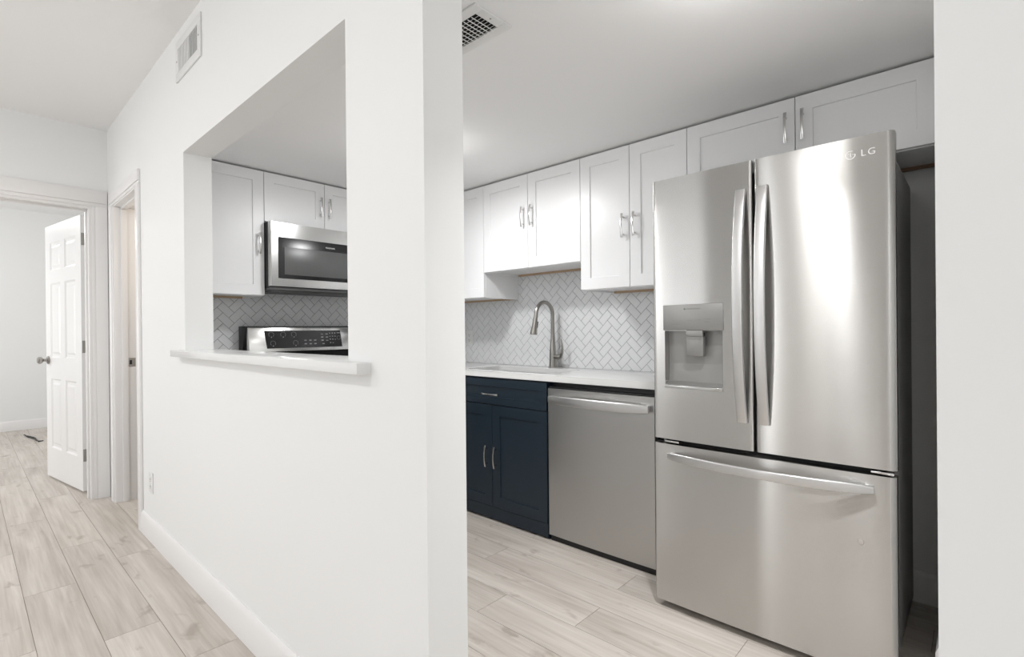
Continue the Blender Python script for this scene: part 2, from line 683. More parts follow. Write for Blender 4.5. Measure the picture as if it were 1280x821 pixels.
casing('trim_far_door_right', frame_map((XA - .004, YD, 0), (-1, 0, 0), ZV, (0, -1, 0)), ZH - .0005, w_=.088)
casing('trim_far_door_left', frame_map((DX0 - .085, YD, 0), (1, 0, 0), ZV, (0, -1, 0)), ZH - .0005, w_=.088)
casing('trim_far_door_head', frame_map((DX0 - .085, YD, ZH + .115), (0, 0, -1), (1, 0, 0), (0, -1, 0)), DX1 - DX0 + .085 + .087, w_=.115)
bm = bmesh.new()
box(bm, DX1 - .018, DX1, YD - .004, YD + .124, 0, ZH - .0185, .001)
box(bm, DX0, DX0 + .018, YD - .004, YD + .124, 0, ZH - .0185, .001)
box(bm, DX0, DX1, YD - .004, YD + .124, ZH - .018, ZH, .001)
box(bm, DX1 - .03, DX1 - .018, YD + .045, YD + .082, 0, ZH - .031, .001)
box(bm, DX0 + .018, DX0 + .03, YD + .045, YD + .082, 0, ZH - .031, .001)
box(bm, DX0 + .018, DX1 - .018, YD + .045, YD + .082, ZH - .03, ZH - .018, .001)
struct('trim_far_door_jamb', bm, TRIM)

struct('door_2', bx(-3.199, -3.15, .80, 1.12, .01, 2.1, bev=.003), mat('door_dark_brown', (.07, .055, .045), .4))  # dark slab added out of view as a dark band for the refrigerator reflection

# ------------------------------------------------------------------ open six-panel door
def six_panel_door():
    hx, hy = .600, 4.838
    d = Vector((-.130, .852, 0)).normalized()
    n = Vector((-d.y, d.x, 0))       # face turned to the hall side
    M = frame_map((hx, hy, .012), d, ZV, n)
    W, H, T = .815, 2.03, .035
    base = bmesh.new()
    mbox(base, M, 0, W, 0, H, -T, 0, bev=.0015)
    st, mid = .115, .10
    pw = (W - 2 * st - mid) / 2
    rows = ((.24, .80), (.965, 1.565), (1.665, 1.895))
    cut = bmesh.new()
    rects = []
    for a0 in (st, st + pw + mid):
        for b0, b1 in rows:
            rects.append((a0, a0 + pw, b0, b1))
    for a0, a1, b0, b1 in rects:
        # a sunk moulding with sloped sides
        for s, c in ((1, 0), (-1, -T)):
            t = bmesh.new()
            lo = [(a0, b0), (a1, b0), (a1, b1), (a0, b1)]
            i_ = .014
            li = [(a0 + i_, b0 + i_), (a1 - i_, b0 + i_), (a1 - i_, b1 - i_), (a0 + i_, b1 - i_)]
            va = [t.verts.new(M(p[0], p[1], c + s * .001)) for p in lo]
            vb = [t.verts.new(M(p[0], p[1], c - s * .009)) for p in li]
            t.faces.new(va)
            t.faces.new(vb[::-1])
            for i in range(4):
                j = (i + 1) % 4
                t.faces.new((va[i], va[j], vb[j], vb[i]))
            bmesh.ops.recalc_face_normals(t, faces=t.faces)
            merge(cut, t)
    me = boolean(base, cut)
    b2 = bmesh.new()
    b2.from_mesh(me)
    for a0, a1, b0, b1 in rects:
        for s, c in ((1, 0), (-1, -T)):
            i1, i2 = .030, .048
            t = bmesh.new()
            lo = [(a0 + i1, b0 + i1), (a1 - i1, b0 + i1), (a1 - i1, b1 - i1), (a0 + i1, b1 - i1)]
            li = [(a0 + i2, b0 + i2), (a1 - i2, b0 + i2), (a1 - i2, b1 - i2), (a0 + i2, b1 - i2)]
            va = [t.verts.new(M(p[0], p[1], c - s * .0095)) for p in lo]
            vb = [t.verts.new(M(p[0], p[1], c - s * .002)) for p in li]
            t.faces.new(va)
            t.faces.new(vb[::-1])
            for i in range(4):
                j = (i + 1) % 4
                t.faces.new((va[i], va[j], vb[j], vb[i]))
            bmesh.ops.recalc_face_normals(t, faces=t.faces)
            merge(b2, t)
    dr = struct('door_1', b2, DOORW, smooth=20)
    for z in (.262, 1.06, 1.852):
        bm = bmesh.new()
        mbox(bm, M, -.0025, .0005, z - .045, z + .045, -T + .003, -.003, bev=.0008)
        mbox(bm, M, -.028, -.0015, z - .045, z + .045, -T - .004, -T - .0015, bev=.0005)
        sweep(bm, [M(-.004, z - .047, -T - .004), M(-.004, z + .047, -T - .004)], circ(.0055, 12), up=(1, 0, 0))
        h = obj('hinge', bm, NICKEL, dr)
    for s in (1, -1):
        bm = bmesh.new()
        c = 0 if s == 1 else -T
        K = frame_map(M(W - .062, .945, c), d, ZV, n * s)
        lathe(bm, [(.0, 0), (.032, 0), (.033, .004), (.028, .010), (.013, .014), (.011, .030), (.014, .036), (.024, .042), (.0285, .052), (.028, .062), (.020, .070), (.0, .073)], K)
        obj('door_knob', bm, NICKEL, dr)


six_panel_door()


# ------------------------------------------------------------------ herringbone tile
def clip(poly, x0, x1, y0, y1):
    def cl(ps, f, inter):
        out = []
        for i in range(len(ps)):
            a, b = ps[i - 1], ps[i]
            fa, fb = f(a), f(b)
            if fa >= 0 and fb >= 0:
                out.append(b)
            elif fa >= 0 > fb:
                out.append(inter(a, b, fa, fb))
            elif fa < 0 <= fb:
                out.append(inter(a, b, fa, fb))
                out.append(b)
        return out

    def it(a, b, fa, fb):
        t = fa / (fa - fb)
        return (a[0] + (b[0] - a[0]) * t, a[1] + (b[1] - a[1]) * t)
    for f in (lambda p: p[0] - x0, lambda p: x1 - p[0], lambda p: p[1] - y0, lambda p: y1 - p[1]):
        if not poly:
            return poly
        poly = cl(poly, f, it)
    return poly


def herringbone(bm, M, u0, u1, v0, v1, phase=(0, 0)):
    W, L, g = .0466, .0932, .0009
    s = math.sqrt(.5)
    t = bmesh.new()
    n = int(max(u1 - u0, v1 - v0) / (W * .7)) + 8

    def rot(p):
        return (s * (p[0] - p[1]) + phase[0], s * (p[0] + p[1]) + phase[1])
    cu, cv = (u0 + u1) / 2, (v0 + v1) / 2
    for i in range(-n, n):
        for j in range(-n, n):
            ox, oy = i * W + j * L, i * W - j * L
            c = rot((ox, oy))
            if not (u0 - .2 < c[0] < u1 + .2 and v0 - .2 < c[1] < v1 + .2):
                continue
            for r in ((ox, oy, L, W), (ox + L, oy + W - L, W, L)) if False else ((ox, oy, L, W), (ox - W + W, oy + W, W, L)):
                a, b, w_, h_ = r
                q = [rot(p) for p in ((a + g, b + g), (a + w_ - g, b + g), (a + w_ - g, b + h_ - g), (a + g, b + h_ - g))]
                q = clip(q, u0, u1, v0, v1)
                if len(q) < 3:
                    continue
                cx_, cy_ = sum(p[0] for p in q) / len(q), sum(p[1] for p in q) / len(q)
                tilt = (random.uniform(-.0003, .0003), random.uniform(-.0003, .0003))
                top = []
                for p in q:
                    dx, dy = cx_ - p[0], cy_ - p[1]
                    dl = math.hypot(dx, dy) or 1
                    k = min(.0010 / dl, .4)
                    top.append(t.verts.new(M(p[0] + dx * k, p[1] + dy * k, .0075 + tilt[0] * (-dx) * 20 + tilt[1] * (-dy) * 20)))
                bot = [t.verts.new(M(p[0], p[1], .0055)) for p in q]
                f = t.faces.new(top)
                for k in range(len(q)):
                    l = (k + 1) % len(q)
                    t.faces.new((top[k], bot[k], bot[l], top[l]))
    merge(bm, t, 0)
    t = bmesh.new()
    mbox(t, M, u0, u1, v0, v1, -.012, .0062)
    merge(bm, t, 1)
    return bm


# sink wall: frame at X = XS+.0075, u = -Y
MS = frame_map((XS + .0075, 0, 0), (0, -1, 0), ZV, (-1, 0, 0))
bm = bmesh.new()
herringbone(bm, MS, -(YE - .001), -1.03, .914, 1.60, phase=(-1.597, 1.385 + .0))
tag(obj('tile_backsplash', bm, [TILE, GROUT], smooth=0), 'white herringbone tile backsplash behind the sink and faucet', 'backsplash')
MT = frame_map((0, YE + .0075, 0), (1, 0, 0), ZV, (0, -1, 0))
bm = bmesh.new()
herringbone(bm, MT, XB + .001, XS - .001, .914, 1.50, phase=(1.176, 1.357))
tag(obj('tile_backsplash', bm, [TILE, GROUT], smooth=0), 'herringbone tile backsplash behind the range, seen through the pass-through', 'backsplash')


# ------------------------------------------------------------------ cabinets
def shaker(name, M, a0, a1, b0, b1, m, parent, rail=.062, t=.020, depth=.007):
    bm = bmesh.new()
    a = bmesh.new()
    mbox(a, M, a0, a1, b0, b1, 0, t, bev=.0012)
    c = bmesh.new()
    r = rail
    # recess with slightly sloped walls
    lo = [(a0 + r, b0 + r), (a1 - r, b0 + r), (a1 - r, b1 - r), (a0 + r, b1 - r)]
    e = .002
    li = [(a0 + r + e, b0 + r + e), (a1 - r - e, b0 + r + e), (a1 - r - e, b1 - r - e), (a0 + r + e, b1 - r - e)]
    va = [c.verts.new(M(p[0], p[1], t + .001)) for p in lo]
    vb = [c.verts.new(M(p[0], p[1], t - depth)) for p in li]
    c.faces.new(va)
    c.faces.new(vb[::-1])
    for i in range(4):
        j = (i + 1) % 4
        c.faces.new((va[i], va[j], vb[j], vb[i]))
    me = boolean(a, c)
    return obj(name, me, m, parent, smooth=20)


def pull(M, a, b, length, parent, vertical=True, m=None, bow=.010, stand=.020):
    """arched bar pull with two posts; (a,b) is its middle"""
    bm = bmesh.new()
    path, sc = [], []
    n = 14
    for i in range(n + 1):
        s = -1 + 2 * i / n
        off = stand + bow * (1 - s * s)
        p = M(a, b + s * length / 2, off) if vertical else M(a + s * length / 2, b, off)
        path.append(p)
        sc.append((1.25 - .35 * (1 - s * s)))
    nn = (M(0, 0, 1) - M(0, 0, 0))
    sweep(bm, path, rrect(.0105, .0055, .0015, 2), up=nn, scales=sc)
    for s in (-.72, .72):
        q0 = M(a, b + s * length / 2, 0) if vertical else M(a + s * length / 2, b, 0)
        q1 = q0 + nn * (stand + .4 * bow)
        sweep(bm, [q0, q1], circ(.0042, 10), up=(M(0, 1, 0) - M(0, 0, 0)) if not vertical else (M(1, 0, 0) - M(0, 0, 0)))
    return obj('handle', bm, m or CHROME, parent)


def upper(label, M, width, b0, b1, depth, doors, hz=None, group=None, rail=None, bottomrail=RAWWOOD, left_open=0.0):
    """M: origin at lower-left of the body front (b measured in world z). doors = [(a0,a1,handle_a)]"""
    base = M(width / 2, b0, -depth / 2)
    t = thing('wall_cabinet', label, 'cabinet', base, group)
    bm = bmesh.new()
    g = .0008
    k = .018
    mbox(bm, M, g, k, b0, b1, -depth, 0)
    mbox(bm, M, width - k, width - g, b0, b1, -depth, 0)
    mbox(bm, M, k, width - k, b1 - k, b1, -depth + .006, 0)
    mbox(bm, M, k, width - k, b0 + .012, b0 + .012 + k, -depth + .006, -.019)
    mbox(bm, M, k, width - k, b0 + .02, b1, -depth, -depth + .006)
    mbox(bm, M, k, width - k, b0, b0 + .03, -.019, 0)
    obj('body', bm, CABW, t)
    bm = bmesh.new()
    mbox(bm, M, k, width - k, b0 - .001, b0 + .02, -depth + .0062, -depth + .022)
    obj('back_rail', bm, bottomrail, t)
    for a0, a1, ha in doors:
        d = shaker('door', M, a0 + .0015, a1 - .0015, b0 + .004, b1 - .003, CABW, t, rail=rail or .062)
        if ha is not None:
            M2 = (lambda a, b, c: M(a, b, c + .020))
            pull(M2, ha, hz, .125, d)
    return t


XU = 2.392      # body front plane of the sink-wall uppers
DU = XS + .0 - XU


def MU(y):
    return frame_map((XU, y, 0), (0, -1, 0), ZV, (-1, 0, 0))


TOP = 2.131
G1 = 'white upper cabinets along the sink wall'
upper('white single-door wall cabinet at the far left of the sink wall, beside the pillar edge', MU(3.10), 3.10 - 2.432, 1.383, TOP, DU, [(.27, .668, None)], None)
upper('white two-door wall cabinet above the kitchen faucet, shorter than its neighbours', MU(2.432), .782, 1.546, TOP, DU, [(0, .391, .391 - .034), (.391, .782, .391 + .036)], 1.865)
upper('tall white two-door wall cabinet between the faucet cabinet and the refrigerator', MU(1.65), .622, 1.383, TOP, DU, [(0, .311, .311 - .035), (.311, .622, .311 + .032)], 1.708)
upper('low wide white wall cabinet directly above the refrigerator', MU(1.028), .93, 1.819, TOP, DU, [(0, .468, .468 - .034), (.468, .93, .468 + .03)], 2.003, bottomrail=LEDGER)

YU = 3.163      # body front plane of the stove-wall uppers


def MV(x):
    return frame_map((x, YU, 0), (1, 0, 0), ZV, (0, -1, 0))


DV = YE - YU
upper('white single-door wall cabinet left of the microwave, seen through the pass-through', MV(XB + .002), 1.236 - XB - .002, 1.383, TOP, DV, [(0, .390, .390 - .034)], 1.693)
upper('short white two-door wall cabinet above the microwave', MV(1.236), .764, 1.828, TOP, DV, [(0, .382, .382 - .030), (.382, .764, .382 + .030)], 1.970, rail=.058)
upper('white corner wall cabinet right of the microwave', MV(2.0), XU - 2.0 - .022, 1.383, TOP, DV, [(0, .370, .034)], 1.70)

XBF = 2.215     # base cabinet body front on the sink side (doors stand 20 mm proud)
MB_ = lambda y: frame_map((XBF, y, 0), (0, -1, 0), ZV, (-1, 0, 0))


def base_cab(label, M, width, depth, doors, drawers, toe=True, htop=.876):
    base = M(width / 2, 0, -depth / 2)
    t = thing('base_cabinet', label, 'cabinet', base)
    bm = bmesh.new()
    mbox(bm, M, 0, .018, 0, htop, -depth, 0)
    mbox(bm, M, width - .018, width, 0, htop, -depth, 0)
    mbox(bm, M, .018, width - .018, .0, .085, -.03, -.012)
    mbox(bm, M, .018, width - .018, .085, .10, -depth, 0)
    mbox(bm, M, .018, width - .018, .09, htop - .16, -.018, -.001)
    mbox(bm, M, .018, width - .018, htop - .16, htop, -.018, -.001)
    mbox(bm, M, .018, width - .018, .101, htop, -depth, -depth + .006)
    mbox(bm, M, 0, width, .012, .085, 0.0005, .016)
    obj('body', bm, NAVY, t)
    for a0, a1, b0, b1, ha in doors:
        d = shaker('door', M, a0 + .0015, a1 - .0015, b0, b1, NAVY, t)
        if ha is not None:
            pull(lambda a, b, c: M(a, b, c + .02), ha, .394, .130, d, m=CHROME)
    for a0, a1, b0, b1 in drawers:
        d = shaker('drawer_front', M, a0 + .0015, a1 - .0015, b0, b1, NAVY, t, rail=.045)
        pull(lambda a, b, c: M(a, b, c + .02), (a0 + a1) / 2, .776, .135, d, vertical=False, m=CHROME)
    return t


base_cab('navy blue sink base cabinet with two doors under a false drawer', MB_(2.62), .857, XS - XBF,
         [(0, .4285, .088, .708, .4285 - .042), (.4285, .857, .088, .708, .4285 + .034)], [(0, .857, .713, .868)])
YBF = 2.86
base_cab('navy base cabinet left of the range below the pass-through', frame_map((XB + .002, YBF, 0), (1, 0, 0), ZV, (0, -1, 0)), .34, YE - YBF,
         [(0, .34, .088, .708, .30)], [(0, .34, .713, .868)])
base_cab('navy corner base cabinet right of the range', frame_map((1.985, YBF, 0), (1, 0, 0), ZV, (0, -1, 0)), .20, YE - YBF,
         [(0, .20, .088, .708, None)], [(0, .20, .713, .868)])

# countertop with sink cutout
bm = bmesh.new()
prism(bm, [(2.190, 1.03), (XS - .001, 1.03), (XS - .001, YE - .001), (1.985, YE - .001), (1.985, 2.83), (2.190, 2.83)],
      frame_map((0, 0, 0), (1, 0, 0), (0, 1, 0), ZV), .879, .914, bev=.0025)
SX0, SX1, SY0, SY1 = 2.262, 2.600, 1.80, 2.50
cut = bmesh.new()
prism(cut, [(((SX0 + SX1) / 2 + p[0]), ((SY0 + SY1) / 2 + p[1])) for p in rrect(SX1 - SX0, SY1 - SY0, .03, 5)], frame_map((0, 0, 0), (1, 0, 0), (0, 1, 0), ZV), .86, .93)
ct = tag(obj('countertop', boolean(bm, cut), QUARTZ), 'white quartz countertop over the navy cabinet and the dishwasher', 'countertop')
tag(obj('countertop', bx(XB + .001, 1.19, 2.83, YE - .001, .879, .914, bev=.0025), QUARTZ), 'small white countertop left of the range behind the sill', 'countertop')

# sink
sk = thing('kitchen_sink', 'undermount stainless steel sink set into the white countertop', 'sink', ((SX0 + SX1) / 2, (SY0 + SY1) / 2, .69))
bm = bmesh.new()
T2 = frame_map(((SX0 + SX1) / 2, (SY0 + SY1) / 2, 0), (1, 0, 0), (0, 1, 0), ZV)
rings = []
W_, H_ = SX1 - SX0, SY1 - SY0
for dw, z, r in ((.03, .878, .04), (-.001, .878, .03), (-.004, .872, .03), (-.010, .72, .04), (-.05, .700, .04), (-.13, .697, .03), (-.2, .695, .02)):
    rings.append([bm.verts.new(T2(p[0], p[1], z)) for p in rrect(W_ + dw, H_ + dw, r, 5)])
for a, b in zip(rings, rings[1:]):
    for i in range(len(a)):
        j = (i + 1) % len(a)
        bm.faces.new((a[i], a[j], b[j], b[i]))
bm.faces.new(rings[-1])
obj('basin', bm, mat('sink_steel', (.27, .27, .265), .3, 1), sk)
bm = bmesh.new()
lathe(bm, [(0, .700), (.03, .700), (.042, .702), (.044, .698), (0, .697)], frame_map(((SX0 + SX1) / 2, (SY0 + SY1) / 2, 0), (1, 0, 0), (0, 1, 0), ZV))
obj('drain', bm, CHROME, sk)

# faucet
FXb, FYb = 2.655, 2.075
fa = thing('kitchen_faucet', 'brushed nickel gooseneck pull-down faucet standing behind the sink', 'faucet', (FXb, FYb, .914))
bm = bmesh.new()
FM = FZ(FXb, FYb, .914)
lathe(bm, [(0, 0), (.027, 0), (.0275, .004), (.025, .02), (.0235, .06), (.0215, .11), (.018, .15), (.0145, .19), (.0135, .22), (0, .22)], FM)
obj('faucet_body', bm, NICKEL, fa)
bm = bmesh.new()
path = [(FXb, FYb, 1.10), (FXb, FYb, 1.18), (FXb, FYb, 1.255)]
cxr = .082
for i in range(1, 15):
    a = math.pi * i / 14 * .985
    path.append((FXb - cxr + cxr * math.cos(a), FYb + .004 * i / 14, 1.262 + cxr * math.sin(a)))
path.append((FXb - 2 * cxr - .004, FYb + .006, 1.235))
sweep(bm, path, circ(.0128, 18), up=(0, 1, 0))
obj('spout', bm, NICKEL, fa)
bm = bmesh.new()
d0 = Vector((FXb - 2 * cxr - .004, FYb + .006, 1.243))
d1 = Vector((FXb - 2 * cxr - .022, FYb + .010, 1.135))
pts, scs = [], []
for f, r in ((0, .0135), (.05, .0145), (.1, .0142), (.45, .0165), (.8, .0215), (.94, .0235), (1, .0220)):
    pts.append(d0.lerp(d1, f))
    scs.append(r)
sweep(bm, pts, circ(1, 20), up=(0, 1, 0), scales=scs)
hd = obj('spray_head', bm, NICKEL, fa)
bm = bmesh.new()
q = d0.lerp(d1, .45)
mbox(bm, frame_map(q + Vector((.016, -.008, 0)), (.35, .94, 0), (d0 - d1).normalized(), (.94, -.35, 0)), -.006, .006, -.02, .024, -.004, .003, bev=.002)
obj('spray_button', bm, BLACK, hd)
bm = bmesh.new()
# side lever: hub out of the body toward -Y, then a slim blade curving up
sweep(bm, [(FXb, FYb - .01, .985), (FXb, FYb - .050, .985), (FXb, FYb - .062, .987)], circ(.0165, 18), up=(0, 0, 1), scales=[1, 1, .85])
lev = [(FXb - .002, FYb - .040, .975), (FXb - .003, FYb - .066, .988), (FXb - .004, FYb - .080, 1.015), (FXb - .005, FYb - .082, 1.050), (FXb - .004, FYb - .076, 1.085), (FXb - .003, FYb - .070, 1.105)]
sweep(bm, lev, rrect(.016, .011, .004, 3), up=(1, 0, 0), scales=[1.3, 1.2, 1, .8, .6, .45])
obj('lever_handle', bm, NICKEL, fa)

# ------------------------------------------------------------------ dishwasher
DY0, DY1 = 1.118, 1.757
dw = thing('dishwasher', 'stainless steel dishwasher between the navy cabinet and the refrigerator', 'dishwasher', (2.45, (DY0 + DY1) / 2, 0))
obj('tub', bx(2.235, XS - .03, DY0 + .004, DY1 - .004, .06, .874, bev=.003), BLACK, dw)
bm = bmesh.new()
n = 16
pr = []
for i in range(n + 1):
    s = -1 + 2 * i / n
    pr.append((2.199 - .004 * (1 - s * s), (DY0 + DY1) / 2 + s * ((DY1 - DY0) / 2 - .002)))
pr = [(2.233, DY0 + .002)] + [(pr[0][0] + .006, pr[0][1])] + pr[0:] + [(pr[-1][0] + .006, pr[-1][1])] + [(2.233, DY1 - .002)]
prism(bm, pr, frame_map((0, 0, 0), (1, 0, 0), (0, 1, 0), ZV), .034, .842)
obj('door_panel', bm, STEELD, dw)
obj('control_strip', bx(2.206, 2.24, DY0 + .004, DY1 - .004, .842, .852, bev=.001), BLACK, dw)
bm = bmesh.new()
box(bm, 2.212, 2.2345, DY0 + .005, DY1 - .005, 0.0, .032)
box(bm, 2.26, 2.30, DY0 + .005, DY1 - .005, 0.0, .059)
obj('kick_plate', bm, BLACK, dw)
bm = bmesh.new()
path, sc = [], []
for i in range(25):
    s = -1 + 2 * i / 24
    path.append((2.192 - .012 - .034 * (1 - abs(s) ** 2.4), (DY0 + DY1) / 2 + s * .296, .785))
    sc.append((1, .72 + .28 * (1 - s ** 4)))
sweep(bm, path, rrect(.018, .050, .007, 4), scales=sc)
for s in (-1, 1):
    box(bm, 2.172, 2.199, (DY0 + DY1) / 2 + s * .283 - .012, (DY0 + DY1) / 2 + s * .283 + .012, .768, .802, bev=.003)
obj('handle', bm, STEELH, dw)

# ------------------------------------------------------------------ refrigerator
FL, FR, FC = 1.012, .190, .6085        # left, right edge and the split (Y)
FF = 1.980                             # front plane
rf = thing('refrigerator', 'large stainless steel french-door refrigerator with water dispenser and bottom freezer drawer', 'refrigerator', (2.33, (FL + FR) / 2, 0))
bm = bmesh.new()
box(bm, 2.045, 2.690, FR + .016, FL - .012, .035, 1.745, bev=.006)
obj('body', bm, FRSIDE, rf)
obj('gasket', bx(2.034, 2.048, FR + .03, FL - .03, .06, 1.74), DARKGAP, rf)
bm = bmesh.new()
box(bm, 2.07, 2.11, FR + .04, FL - .04, .008, .036, bev=.002)
obj('base_grille', bm, BLACK, rf)
for y in (FR + .07, FL - .07):
    for x in (2.10, 2.62):
        bm = bmesh.new()
        lathe(bm, [(0, 0), (.02, 0), (.02, .012), (.008, .014), (.008, .04), (0, .04)], FZ(x, y, 0.0), 16)
        obj('levelling_foot', bm, BLACK, rf)


def door_profile(y0, y1, bulge, rl, rr, centre, half, back=2.034, n=26):
    """outline in plan, y1 left (far) side; big cylinder over the whole front plus rounded edges"""
    pts = []
    for i in range(n + 1):
        y = y0 + (y1 - y0) * i / n
        s = (y - centre) / half
        x = FF + bulge * s * s
        pts.append((x, y))

    def rounded(p_edge, r, sgn):
        out = []
        for k in range(7):
            a = math.pi / 2 * k / 6
            out.append((p_edge[0] + r - r * math.cos(a), p_edge[1] + sgn * (-r + r * math.sin(a))))
        return out
    lo = [p for p in pts if p[1] > y0 + rr and p[1] < y1 - rl]
    e0 = FF + bulge * ((y0 - centre) / half) ** 2
    e1 = FF + bulge * ((y1 - centre) / half) ** 2
    a = rounded((e0, y0), rr, -1)[::-1]
    b = rounded((e1, y1), rl, 1)
    return [(back, y0)] + a + lo + b + [(back, y1)]


PM = frame_map((0, 0, 0), (1, 0, 0), (0, 1, 0), ZV)
ZG, ZF = .707, 1.783


def slab(y0, y1, z0, z1, rl, rr, bulge=.006):
    bm = bmesh.new()
    prism(bm, door_profile(y0, y1, bulge, rl, rr, (FL + FR) / 2, (FL - FR) / 2), PM, z0, z1)
    return bm


# left door with the dispenser niche
DA0, DA1, DZ0, DZ1 = .719, .966, .920, 1.262
a = slab(FC + .004, FL, ZG, ZF, .006, .008)
c = bx(FF - .03, FF + .0035, DA0, DA1, DZ0, DZ1)
me = boolean(a, c)
b2 = bmesh.new()
b2.from_mesh(me)
c = bmesh.new()
pts = [(DA0 + .004, FF - .001), (DA1 - .004, FF - .001)]
# the niche below the display: deeper scoop
sc_ = bmesh.new()
prism(sc_, [(FF - .02, DZ0 + .012), (FF + .004, DZ0 + .012), (FF + .040, DZ0 + .022), (FF + .046, 1.02), (FF + .046, 1.155), (FF - .02, 1.155)],
      frame_map((0, 0, 0), (1, 0, 0), (0, 0, 1), (0, 1, 0)), DA0 + .005, DA1 - .005)
me2 = boolean(b2, sc_)
ld = obj('door', me2, STEEL, rf, smooth=30)
ld['label'] = 'left refrigerator door with water dispenser'
bm = bmesh.new()
box(bm, FF - .001, FF + .003, DA0 + .001, DA1 - .001, 1.157, DZ1 - .001, bev=.0012)
dp = obj('dispenser_panel', bm, STEELP, ld)
MD = FX(FF - .001)
bm = bmesh.new()
lathe(bm, [(.0038, 0), (.0038, .0006), (.0026, .0006), (.0026, 0)], frame_map(MD(-.872, 1.243, 0), (0, -1, 0), ZV, (-1, 0, 0)), 16)
for k in range(9):
    mbox(bm, MD, -.864 + k * .0062, -.8595 + k * .0062, 1.2405, 1.2455, 0, .0005)
random.seed(3)
for a0, n_, z in ((-.926, 5, 1.196), (-.890, 2, 1.194), (-.862, 5, 1.195), (-.828, 6, 1.196), (-.792, 6, 1.199), (-.926, 8, 1.180), (-.790, 5, 1.188)):
    for k in range(n_):
        mbox(bm, MD, a0 + k * .0042, a0 + k * .0042 + random.uniform(.002, .0034), z, z + random.uniform(.0018, .0032), 0, .0005)
obj('dispenser_lettering', bm, GREYP, dp, smooth=0)
bm = bmesh.new()
# liner of the niche
for bxx in ((FF + .044, FF + .0455, DA0 + .0055, DA1 - .0055, 1.0, 1.1545),):
    box(bm, *bxx)
prism(bm, [(FF + .0050, DZ0 + .0128), (FF + .040, DZ0 + .0228), (FF + .0455, 1.02), (FF + .044, 1.02), (FF + .038, DZ0 + .026), (FF + .0050, DZ0 + .0150)],
      frame_map((0, 0, 0), (1, 0, 0), (0, 0, 1), (0, 1, 0)), DA0 + .0055, DA1 - .0055)
obj('dispenser_niche', bm, STEELP, ld)
bm = bmesh.new()
mbox(bm, MD, -.869, -.800, 1.052, 1.152, -.030, -.004, bev=.004)
mbox(bm, MD, -.869, -.800, 1.130, 1.156, -.044, .0, bev=.003)
mbox(bm, MD, -.862, -.807, 1.122, 1.126, -.006, -.002, bev=.001)
obj('dispenser_paddle', bm, STEELP, ld)
obj('dispenser_nozzle', bx(FF + .003, FF + .04, .80, .866, 1.151, 1.158), BLACK, ld)
bm = bmesh.new()
mbox(bm, MD, -DA1 + .006, -DA0 - .006, DZ0 + .001, DZ0 + .011, -.0045, .0015, bev=.001)
obj('drip_ledge', bm, STEELM, ld)

rd = obj('door', slab(FR, FC - .004, ZG, ZF, .008, .018), STEEL, rf, smooth=30)
rd['label'] = 'right refrigerator door with logo'
# emblem and letters
ML = frame_map((FF + .0026, .306, 1.727), (0, -1, 0), ZV, (-1, 0, 0))
bm = bmesh.new()
ring_n = 32


def ringseg(bm, M, r0, r1, a0, a1, n_, c0, c1):
    pts = [(r1 * math.cos(rad(a0 + (a1 - a0) * i / n_)), r1 * math.sin(rad(a0 + (a1 - a0) * i / n_))) for i in range(n_ + 1)]
    pts += [(r0 * math.cos(rad(a1 - (a1 - a0) * i / n_)), r0 * math.sin(rad(a1 - (a1 - a0) * i / n_))) for i in range(n_ + 1)]
    for i in range(n_):
        q = [pts[i], pts[i + 1], pts[2 * n_ - i], pts[2 * n_ + 1 - i]]
        prism(bm, q, M, c0, c1)


ringseg(bm, ML, .0120, .0145, 60, 360, 24, 0, .0008)
prism(bm, [(-.001, -.007), (.0045, -.007), (.0045, -.0052), (.001, -.0052), (.001, .006), (-.001, .006)], ML, 0, .0008)
prism(bm, [(.0045, .000), (.0135, .000), (.0135, .0018), (.0045, .0018)], ML, 0, .0008)
lathe(bm, [(0, 0), (.0018, 0), (.0018, .0008), (0, .0008)], frame_map(ML(-.006, .0045, 0), (0, -1, 0), ZV, (-1, 0, 0)), 10)
obj('emblem', bm, LOGOM, rd, smooth=0)
text('lettering', 'LG', .030, frame_map((FF + .0034, .258, 1.7265), (0, -1, 0), ZV, (-1, 0, 0)), LOGOM, rd, spacing=1.25)

fd = obj('freezer_drawer', slab(FR + .002, FL, .030, .686, .006, .016, bulge=.006), STEEL, rf, smooth=30)
bm = bmesh.new()
lathe(bm, [(0, 0), (.008, 0), (.0088, .0007), (.0075, .0016), (0, .0016)], frame_map((FF + .0035, .286, .462), (0, -1, 0), ZV, (-1, 0, 0)), 20)
obj('badge', bm, CHROME, fd)


def fr_handle(parent, p_of_s, half, sect, up, posts):
    bm = bmesh.new()
    path, sc = [], []
    for i in range(37):
        s = -1 + 2 * i / 36
        path.append(p_of_s(s))
        k = 1 - .35 * abs(s) ** 10
        sc.append((1, k))
    sweep(bm, path, sect, up=up, scales=sc)
    for a in posts:
        box(bm, *a, bev=.004)
    return obj('handle', bm, STEELH, parent)


